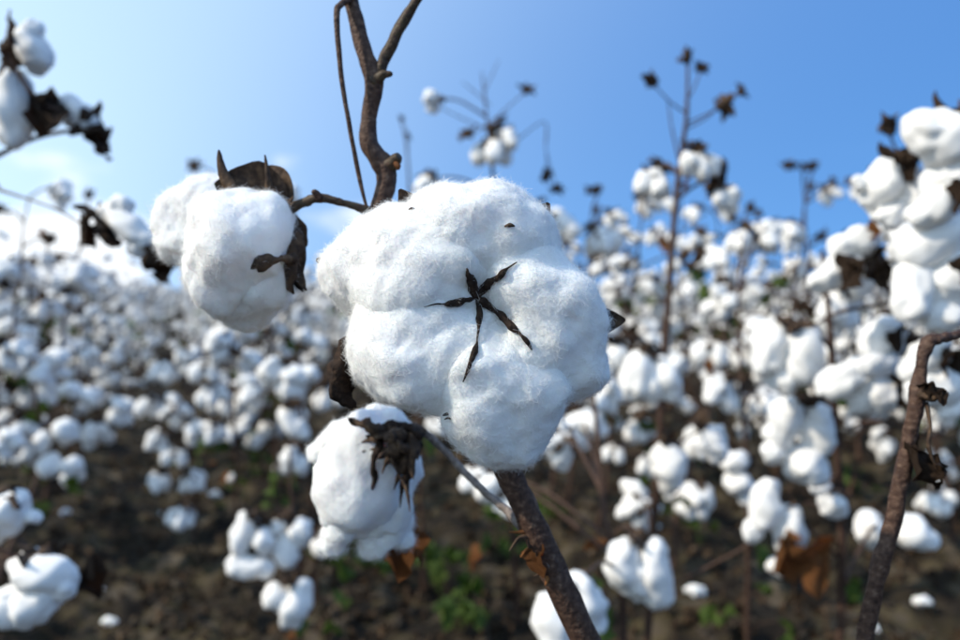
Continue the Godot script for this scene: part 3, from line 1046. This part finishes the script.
	place_leaf(o, at(826, 398, 0.86), 2, M.brown_leaf, 0.04, Vector3(-0.5, 1.7, 0.3))
	place_leaf(o, at(880, 520, 1.02), 0, M.brown_leaf, 0.03, Vector3(-0.4, 0.7, 0.3))
	twig(o, [at(842, 560, 0.93), at(790, 520, 0.92), at(740, 550, 0.93), at(690, 576, 0.95), at(660, 590, 0.96)], [0.0028, 0.0022, 0.002, 0.0018, 0.001], M.stem)
	twig(o, [at(960, 440, 0.80), at(925, 428, 0.82), at(890, 422, 0.85), at(858, 424, 0.88), at(837, 440, 0.90)], [0.001, 0.0014, 0.0016, 0.002, 0.0022], M.stem)
	# tall plant with bare dark burs against the sky
	o = set_plant("tall thin cotton plant topped with dark empty burs against the blue sky", [at(640, 690, 1.18) * Vector3(1, 0, 1), at(652, 560, 1.10), at(660, 430, 1.07), at(668, 300, 1.06), at(677, 190, 1.06), at(686, 120, 1.06), at(688, 62, 1.06)], [0.0062, 0.006, 0.0055, 0.005, 0.0042, 0.003, 0.0014],
		[{"d": 1.05, "l": [[690, 158, 688, 168, 9], [701, 160, 703, 172, 10], [711, 160, 713, 168, 9]], "b": [700, 148]}, {"d": 1.05, "l": [[722, 194, 720, 200, 9], [731, 192, 731, 202, 10]], "b": [718, 186]}, [652, 182, 1.12, 3, 240, 0.8], {"d": 1.06, "l": [[666, 457, 670, 478, 18]], "b": [668, 438]}, {"d": 0.98, "l": [[641, 364, 635, 386, 18], [660, 368, 669, 389, 16], [650, 380, 652, 392, 15]], "b": [648, 348]}, {"d": 1.02, "l": [[616, 352, 614, 360, 13], [606, 368, 604, 372, 10]], "b": [618, 340]}, [706, 440, 1.2, 9, 130, 0.9], [640, 505, 1.25, 2, 200, 0.9]])
	for b in [[653, 84, 1.06, 0, Vector3(0.4, 0.3, 0.9), 0.8], [720, 106, 1.06, 1, Vector3(0.9, 1, -0.8), 1.0], [740, 93, 1.06, 3, Vector3(0.2, 0, -0.9), 0.6], [687, 61, 1.06, 0, Vector3(0, 1, 0), 0.7], [701, 70, 1.06, 3, Vector3(0, 0.5, -0.7), 0.55]]:
		var p := place_bur(o, b[0], b[1], b[2], b[3], b[4], b[5])
		var j := at(687, clampf(b[1] + 30, 88, 128), 1.06)
		twig(o, [j, j.lerp(o.position + p, 0.5) - Vector3(0, 0.004, 0), o.position + p], [0.0014, 0.0012, 0.001], M.stem)
	twig(o, [at(680, 165, 1.06), at(672, 130, 1.06), at(668, 100, 1.07)], [0.0016, 0.0013, 0.0008], M.stem)
	place_leaf(o, at(712, 170, 1.05), 1, M.brown_leaf, 0.034, Vector3(-0.7, -0.9, 0.3))
	place_leaf(o, at(690, 178, 1.05), 0, M.dry_leaf, 0.022, Vector3(-0.9, 0.6, 0.1))
	place_leaf(o, at(672, 443, 1.05), 0, M.dry_leaf, 0.03, Vector3(-0.3, 0.4, 0.2))
	place_leaf(o, at(706, 262, 1.2), 1, M.brown_leaf, 0.04, Vector3(-0.2, 1.2, 0.2))
	# low plant behind the leaning stem
	o = set_plant("low cotton plant with two fat bolls near the soil behind the leaning stem", [at(618, 720, 0.92) * Vector3(1, 0, 1), at(622, 600, 0.90), at(605, 520, 0.90), at(597, 430, 0.92), at(592, 380, 0.95)], [0.0055, 0.005, 0.004, 0.003, 0.002],
		[{"d": 0.86, "l": [[622, 554, 625, 580, 18], [655, 556, 654, 592, 19], [640, 575, 640, 590, 14]], "b": [640, 534]}, {"d": 0.72, "l": [[550, 606, 552, 636, 20], [580, 588, 590, 616, 20], [566, 612, 572, 640, 16]], "b": [584, 576]}, {"d": 1.0, "l": [[492, 484, 486, 494, 11], [512, 486, 518, 500, 11], [500, 506, 512, 512, 9]], "b": [504, 474]}, [478, 478, 1.05, 3, 240, 0.7], [560, 440, 1.05, 2, 200, 0.85], [585, 425, 1.1, 6, 20, 0.9]])
	place_leaf(o, at(632, 545, 0.86), 1, M.brown_leaf, 0.025, Vector3(-0.4, 0.2, 0.2))
	place_leaf(o, at(480, 552, 1.0), 0, M.dry_leaf, 0.03, Vector3(-0.8, 1.2, 0.2))
	# plant showing above the big boll
	o = set_plant("spindly cotton plant with a long drooping boll and dark burs above the big boll", [at(520, 650, 1.62) * Vector3(1, 0, 1), at(505, 450, 1.5), at(497, 300, 1.48), at(493, 180, 1.48), at(486, 110, 1.48), at(482, 72, 1.48)], [0.006, 0.0055, 0.005, 0.0035, 0.0022, 0.0012],
		[[432, 101, 1.48, 11, 250, 0.62], [493, 150, 1.46, 7, 180, 1.1], [503, 140, 1.47, 3, 100, 0.95], [430, 185, 1.5, 1, 230, 0.8], [560, 230, 1.5, 4, 90, 1.0], [600, 240, 1.55, 0, 100, 1.0]])
	for b in [[525, 92, 1.48, 1, Vector3(0.5, 0, -0.3), 0.9], [470, 135, 1.45, 3, Vector3(0.4, 0, 0.6), 0.95], [548, 172, 1.48, 0, Vector3(2.6, 0, 0.4), 0.9], [556, 186, 1.48, 1, Vector3(2.8, 0.6, 0.2), 0.8]]:
		var p := place_bur(o, b[0], b[1], b[2], b[3], b[4], b[5])
		var j := at(488, 125, 1.48) if b[1] < 150 else at(492, 165, 1.48)
		if b[1] < 150:
			twig(o, [j, j.lerp(o.position + p, 0.5), o.position + p], [0.0016, 0.0013, 0.001], M.stem)
		else:
			twig(o, [j, at(520, 138, 1.48), at(545, 122, 1.48), at(546, 150, 1.48), o.position + p], [0.0016, 0.0013, 0.0012, 0.001, 0.001], M.stem)
	twig(o, [at(490, 105, 1.48), at(470, 88, 1.48), at(462, 82, 1.48)], [0.0013, 0.001, 0.0006], M.stem)
	twig(o, [at(485, 90, 1.48), at(492, 75, 1.48), at(499, 60, 1.48)], [0.0013, 0.001, 0.0006], M.stem)
	twig(o, [at(432, 103, 1.48), at(455, 115, 1.48), at(488, 130, 1.48)], [0.001, 0.0012, 0.0016], M.stem)
	# thin bare top
	o = set_plant("thin bare cotton stem with small dark buds just beyond the forked branch", [at(425, 640, 1.7) * Vector3(1, 0, 1), at(418, 400, 1.6), at(411, 230, 1.6), at(407, 150, 1.6), at(400, 118, 1.6)], [0.005, 0.0045, 0.003, 0.0022, 0.001], [[430, 330, 1.65, 3, 20, 1.0], [395, 300, 1.6, 1, 220, 1.0], [440, 420, 1.6, 0, 90, 1.0]], 1)
	for b in [[402, 120, 1.6, 0, Vector3(0.2, 0, 0.3), 0.45], [408, 138, 1.6, 3, Vector3(0.4, 0, -0.9), 0.45], [423, 178, 1.6, 1, Vector3(1.2, 0, -0.3), 0.7]]:
		var p := place_bur(o, b[0], b[1], b[2], b[3], b[4], b[5])
		twig(o, [at(408, b[1] + 14, 1.6), o.position + p], [0.001, 0.0008], M.stem)
	# left row, reaching into the top left corner
	o = set_plant("cotton plant with a grey boll drooping high against the pale sky", [row_point(-0.36, 0.70), at(-150, 420, 0.85), at(-70, 250, 0.78), at(-20, 120, 0.74), at(5, 60, 0.72), at(10, 10, 0.72)], [0.006, 0.0055, 0.0045, 0.003, 0.002, 0.001],
		[{"d": 0.72, "l": [[30, 38, 40, 62, 15], [17, 84, 14, 132, 17], [34, 30, 30, 40, 12]], "b": [14, 42]}, {"d": 0.74, "l": [[72, 108, 85, 122, 14], [66, 104, 70, 110, 9]], "b": [97, 128]}])
	twig(o, [at(10, 60, 0.71), at(38, 100, 0.71), at(60, 110, 0.72), at(84, 118, 0.74)], [0.0022, 0.002, 0.0018, 0.0015], M.stem)
	place_leaf(o, at(44, 92, 0.70), 1, M.brown_leaf, 0.042, Vector3(-1.5, 0.3, 0.2))
	place_leaf(o, at(95, 125, 0.73), 2, M.brown_leaf, 0.022, Vector3(-1.2, 0.6, 0.3))
	place_leaf(o, at(12, 40, 0.69), 0, M.brown_leaf, 0.03, Vector3(-1.2, 1.6, 0.3))
	# boll on a long thin twig
	o = set_plant("cotton plant holding out a greyish half-closed boll on a long thin twig", [row_point(-0.34, 0.85), at(-120, 420, 0.95), at(-60, 260, 0.85), at(-20, 180, 0.76), at(0, 190, 0.70)], [0.006, 0.0055, 0.004, 0.0025, 0.0016], [])
	twig(o, [at(0, 190, 0.70), at(40, 203, 0.68), at(62, 212, 0.68), at(92, 230, 0.68), at(112, 228, 0.68)], [0.0016, 0.0009, 0.0009, 0.0009, 0.0013], M.grey_stem)
	photo_boll(o, [], 0.68, [[110, 213, 144, 238, 14], [120, 202, 124, 206, 10], [136, 248, 140, 250, 9]], [104, 226])
	place_leaf(o, at(96, 226, 0.67), 1, M.brown_leaf, 0.026, Vector3(-0.9, 1.2, 0.4))
	place_leaf(o, at(150, 252, 0.67), 2, M.brown_leaf, 0.030, Vector3(-0.9, -0.8, 0.4))
	# low bolls at the bottom left
	o = set_plant("low cotton plant with crumpled bluish white bolls leaning over the bare furrow", [row_point(-0.30, 0.50), at(-140, 560, 0.64), at(-90, 470, 0.62), at(-60, 400, 0.62)], [0.0055, 0.005, 0.0035, 0.002],
		[{"d": 0.62, "l": [[28, 566, 62, 582, 20], [8, 600, 10, 614, 18], [24, 614, 46, 600, 18]], "b": [44, 555]}, {"d": 0.64, "l": [[-4, 528, 12, 512, 22], [30, 516, 36, 517, 7]], "b": [4, 494]}])
	twig(o, [at(-60, 500, 0.62), at(-10, 540, 0.62), at(14, 560, 0.62)], [0.002, 0.0018, 0.0016], M.stem)
	place_leaf(o, at(90, 592, 0.66), 1, M.brown_leaf, 0.04, Vector3(-0.3, 0.6, 0.3))
	# right row, receding to the left of the big boll
	set_plant("short cotton plant with three low bolls beside the bare furrow", [at(300, 700, 1.30) * Vector3(1, 0, 1), at(300, 580, 1.22), at(292, 500, 1.20), at(290, 450, 1.2)], [0.005, 0.0045, 0.0035, 0.002],
		[{"d": 1.14, "l": [[249, 519, 238, 546, 12], [264, 536, 264, 546, 11], [236, 566, 262, 568, 13]], "b": [256, 514]}, {"d": 1.16, "l": [[279, 524, 280, 528, 9], [301, 528, 299, 540, 12], [286, 545, 288, 556, 12]], "b": [290, 514]}, {"d": 1.12, "l": [[275, 594, 280, 602, 13], [303, 590, 292, 618, 15]], "b": [294, 576]}, [330, 540, 1.25, 3, 120, 0.8]])
	set_plant("cotton plant with a broad boll over two small hanging ones at the furrow edge", [at(318, 620, 1.62) * Vector3(1, 0, 1), at(312, 500, 1.5), at(302, 420, 1.48), at(298, 340, 1.48)], [0.0055, 0.005, 0.004, 0.002],
		[{"d": 1.4, "l": [[276, 366, 268, 378, 12], [292, 378, 302, 376, 13], [284, 388, 296, 390, 11], [308, 372, 312, 376, 9]], "b": [290, 362]}, {"d": 1.45, "l": [[286, 412, 294, 430, 10], [296, 424, 302, 432, 9]], "b": [290, 402]}, {"d": 1.46, "l": [[292, 452, 290, 466, 10], [302, 464, 302, 468, 8]], "b": [296, 442]}, [330, 395, 1.5, 3, 120, 0.9], [255, 392, 1.5, 2, 260, 0.8]])
	set_plant("cotton plant with a column of small bolls above green leaves at the furrow edge", [at(235, 560, 2.0) * Vector3(1, 0, 1), at(236, 460, 1.9), at(230, 380, 1.86), at(226, 320, 1.86)], [0.0055, 0.005, 0.004, 0.002],
		[[223, 345, 1.78, 5, 240, 1.15], [206, 370, 1.8, 7, 240, 1.05], [212, 392, 1.8, 3, 160, 1.0], [213, 430, 1.82, 0, 220, 0.95], [250, 360, 1.85, 1, 90, 1.0], [244, 400, 1.9, 4, 90, 1.0], [240, 330, 1.9, 6, 30, 1.0]])
	set_plant("cotton plant dropping a trail of small bolls down to the bare soil", [at(195, 560, 2.2) * Vector3(1, 0, 1), at(196, 470, 2.1), at(188, 400, 2.05), at(184, 330, 2.05)], [0.0055, 0.005, 0.004, 0.002],
		[[182, 515, 1.95, 3, 220, 1.0], [192, 480, 2.0, 0, 160, 0.95], [176, 455, 2.0, 7, 240, 1.0], [160, 480, 1.98, 9, 240, 0.85], [158, 440, 2.0, 4, 250, 0.95], [150, 405, 2.05, 1, 250, 1.0], [175, 410, 2.0, 2, 200, 1.0], [195, 430, 2.0, 6, 80, 1.0], [165, 370, 2.05, 3, 250, 1.0], [190, 360, 2.0, 5, 200, 1.05]])
	set_plant("cotton plant with a tight cluster of bolls across the furrow", [row_point(-0.36, 1.65), at(40, 470, 1.62), at(36, 400, 1.58), at(30, 330, 1.56)], [0.0055, 0.005, 0.004, 0.002],
		[{"d": 1.5, "l": [[64, 426, 70, 434, 11], [46, 438, 40, 446, 9], [46, 464, 54, 466, 11], [68, 466, 76, 466, 10]], "b": [54, 428]}, [8, 440, 1.45, 1, 120, 0.9], [14, 350, 1.5, 6, 150, 1.0], [48, 370, 1.55, 2, 80, 1.0]])
	# centre right, between the tall plant and the loaded ones
	set_plant("cotton plant with stacked twin bolls beyond the tall thin plant", [at(748, 600, 1.42) * Vector3(1, 0, 1), at(748, 500, 1.36), at(742, 400, 1.34), at(738, 300, 1.34)], [0.0055, 0.005, 0.004, 0.002],
		[{"d": 1.3, "l": [[732, 462, 738, 464, 13], [734, 482, 742, 484, 13], [746, 496, 747, 498, 9]], "b": [748, 458]}, [720, 390, 1.35, 4, 230, 0.95], [760, 400, 1.4, 0, 90, 0.9], [712, 350, 1.4, 7, 200, 1.0], [752, 340, 1.4, 2, 100, 1.0], [765, 235, 1.5, 5, 100, 0.9], [742, 240, 1.5, 3, 200, 0.8]])

# ---------------------------------------------------------------- rows of plants
func row_plants() -> void:
	var r := RandomNumberGenerator.new()
	r.seed = 2024
	var spots := []
	for row in range(-90, 130):
		var off := 0.38 + row * ROW_GAP
		var s := -20.0
		while s < 110.0:
			s += r.randf_range(0.13, 0.27)
			var stray := 0.07 if s < 4.0 else 0.22
			var p := row_point(off + r.randf_range(-stray, stray), s)
			var d := p.dot(cam_f * Vector3(1, 0, 1))
			if d < 1.15 or absf(p.x) > d * 0.78 + 0.6 or d > 100.0:
				continue
			var left := row < 0
			# the first rows on either side are laid out by hand up to here
			if row == 0 and s < 2.35:
				continue
			if row == -1 and s < 2.1:
				continue
			if row == 1 and d < 1.75:
				continue
			if d > 22.0 and r.randf() < clampf((d - 22.0) / 60.0, 0.0, 0.6):
				continue
			p.y = height(p.x, p.z)
			spots.append([d, p, row, r.randf() * TAU, r.randf_range(0.86, 1.15), lerpf(1.24, 1.0, clampf((d - 2.0) / 7.0, 0, 1)) if row >= 0 else lerpf(1.22, 0.95, clampf((p.x / d + 0.66) / 0.22, 0, 1))])
	spots.sort_custom(func(a, b): return a[0] < b[0])
	var near := []
	var mid := []
	var far := []
	var far_grown := []
	for k in 7:
		r.seed = 400 + k
		near.append(grow(r, r.randf_range(0.66, 0.86)))
	for k in 9:
		r.seed = 500 + k
		mid.append(grow(r, r.randf_range(0.64, 0.86)))
	for k in 8:
		r.seed = 600 + k
		var g := grow(r, r.randf_range(0.64, 0.84))
		far_grown.append(g)
	var masters := [[], [], []]
	var names := ["row to the left of the bare furrow", "row along the right edge of the bare furrow"]
	var count := 0
	var farther := []
	r.seed = 99
	for s in spots:
		var visible: bool = absf(s[1].x) < s[0] * 0.66 + 0.25
		if s[0] < 9.5 and count < 285 and visible:
			count += 1
			var tier: int = 0 if s[0] < 2.6 else 1 if s[0] < 4.6 else 2
			var pool: Array = [near, mid, far_grown][tier]
			var which := r.randi() % pool.size()
			while masters[tier].size() < pool.size():
				masters[tier].append(null)
			var side := "across the bare furrow from the leaning stem" if s[2] < 0 else "on the leaning stem's side of furrow"
			var n: int = (-s[2]) if s[2] < 0 else s[2] + 1
			var ord: String = ["", "first", "second", "third", "fourth", "fifth", "sixth", "seventh", "eighth", "ninth", "tenth", "eleventh", "twelfth"][mini(n, 12)]
			var grown: String = "low" if s[4] < 0.95 else "tall" if s[4] > 1.06 else "medium-high"
			var label := "%s cotton plant with open bolls, %s row %s" % [grown, ord, side]
			var o: Node3D
			if masters[tier][which] == null:
				o = thing("cotton_plant", label, "cotton plant", s[1])
				show_plant(pool[which], o, tier)
				masters[tier][which] = o
			else:
				o = masters[tier][which].duplicate()
				o.name = numbered("cotton_plant")
				add_child(o)
				o.set_meta("label", label)
			o.set_meta("group", "%s cotton plants of the %s row %s" % [grown, ord, side])
			o.transform = Transform3D(Basis(Vector3.UP, s[3]).scaled(Vector3.ONE * s[4] * s[5]), s[1])
		else:
			farther.append(s)
	# beyond: one mass
	var mass := thing("distant_cotton", "far rows of cotton plants merging into a white speckled band", "cotton plants")
	mass.set_meta("kind", "stuff")
	var sets := {}
	for s in farther:
		var key := "%s_%d" % ["near" if s[0] < 26 else "far", r.randi() % 5]
		if not sets.has(key):
			sets[key] = []
		sets[key].append(Transform3D(Basis(Vector3.UP, s[3]).scaled(Vector3.ONE * s[4] * s[5]), s[1]))
	for key in sets:
		var g: Dictionary = far_grown[int(key.right(1))]
		var m := far_shapes(g, "far", 5, 3) if key.begins_with("near") else far_shapes(g, "tiny", 3, 3)
		for q in m:
			many({"stem": "distant_stems", "lint": "distant_lint", "leaves": "distant_leaves"}[q[0]], q[1], q[2], sets[key], mass)

# ---------------------------------------------------------------- soil clods, litter, fallen lint, weeds
func ground_things() -> void:
	var r := RandomNumberGenerator.new()
	r.seed = 31
	# clods
	for kind in 3:
		var s := lobe([Vector3(-0.3, 0, 0), Vector3(0.3, 0.05, 0)], [0.7, 0.6], 2, 2, 7, 1.6, kind * 4.0)
		var places := []
		for k in 2600:
			var d := 0.7 + 7.0 * pow(r.randf(), 1.7)
			var a := r.randf_range(-0.72, 0.72)
			var p := Vector3(sin(a) * d, 0, -cos(a) * d)
			p.y = height(p.x, p.z)
			var size := 0.004 + 0.016 * pow(r.randf(), 3.0)
			places.append(Transform3D(Basis.from_euler(Vector3(r.randf() * TAU, r.randf() * TAU, r.randf() * TAU)).scaled(Vector3(1, 0.75, 1) * size), p))
		var o := many("soil_clods", s.mesh(), M.clod, places)
		o.set_meta("label", "loose clods of dark soil lying over the furrows")
		o.set_meta("category", "soil")
	for kind in 3:
		var places := []
		for k in 1900:
			var d := 0.7 + 7.0 * pow(r.randf(), 1.7)
			var a := r.randf_range(-0.72, 0.72)
			var p := Vector3(sin(a) * d, 0, -cos(a) * d)
			p.y = height(p.x, p.z) + 0.006
			places.append(Transform3D(Basis.from_euler(Vector3(r.randf_range(-0.7, 0.7), r.randf() * TAU, r.randf_range(-0.7, 0.7))).scaled(Vector3(1, 1.3, 1) * (0.008 + 0.022 * pow(r.randf(), 2.0))), p))
		var o := many("leaf_litter", leaf(1.0, 1.3, kind * 2.7, true, 6).mesh(), M.litter, places)
		o.set_meta("label", "scattered dead brown leaf bits covering the soil")
		o.set_meta("category", "leaf litter")
	# fallen lint
	var tuft := []
	for k in 3:
		var s := Shape.new()
		s.join(lobe([Vector3(-0.012, 0.008, 0), Vector3(0.0, 0.010, 0.004), Vector3(0.013, 0.008, 0)], [0.008, 0.011, 0.008], 6, 4, 14, 1.2, k * 5.0), Transform3D())
		tuft.append(s.mesh())
	for q in [[66, 514, 0.9], [232, 480, 1.3], [110, 624, 1.0], [695, 594, 1.1], [922, 604, 1.1], [215, 497, 1.2], [655, 530, 1.0], [870, 632, 1.0], [418, 560, 1.1], [100, 590, 0.5], [746, 560, 0.8], [160, 516, 0.8]]:
		var p := on_ground(q[0], q[1])
		var o := part(numbered("lint_tuft"), tuft[r.randi() % 3], M.lint, self, Transform3D(Basis(Vector3.UP, r.randf() * TAU).scaled(Vector3.ONE * q[2]), p - Vector3(0, 0.002, 0)))
		o.set_meta("label", "small white tuft of fallen lint lying on the dark soil")
		o.set_meta("category", "cotton lint")
		o.set_meta("group", "fallen lint tufts on the soil")
	# green weeds and suckers
	for q in [[462, 640, 9, 0.055], [352, 575, 6, 0.045], [262, 470, 9, 0.05], [30, 500, 6, 0.045], [720, 470, 7, 0.05], [245, 500, 5, 0.04], [400, 585, 6, 0.04], [930, 500, 5, 0.045], [700, 545, 5, 0.04], [320, 500, 6, 0.045], [500, 560, 8, 0.05], [540, 540, 7, 0.05], [215, 455, 8, 0.05], [280, 520, 6, 0.04], [660, 520, 7, 0.05], [860, 500, 6, 0.05], [15, 470, 8, 0.05], [440, 600, 8, 0.05]]:
		var p := on_ground(q[0], q[1])
		var o := thing("weed", "small green leafy weed growing low between the cotton stems", "weed", p, "green weeds on the soil")
		for k in q[2]:
			var a := r.randf() * TAU
			var tip := Vector3(cos(a) * r.randf_range(0.01, 0.06), r.randf_range(0.03, 0.13), sin(a) * r.randf_range(0.01, 0.06))
			part("stem", tube([Vector3(0, -0.01, 0), tip * Vector3(0.4, 0.6, 0.4), tip], [0.0014, 0.001, 0.0007], 4, 5).mesh(), M.green_leaf, o)
			part("leaf", leaf_meshes[r.randi() % 3], M.green_leaf, o, Transform3D(Basis.from_euler(Vector3(r.randf_range(-0.5, 0.7), -a - PI / 2, r.randf_range(-0.4, 0.4))).scaled(Vector3.ONE * q[3] * r.randf_range(0.6, 1.1)), tip))
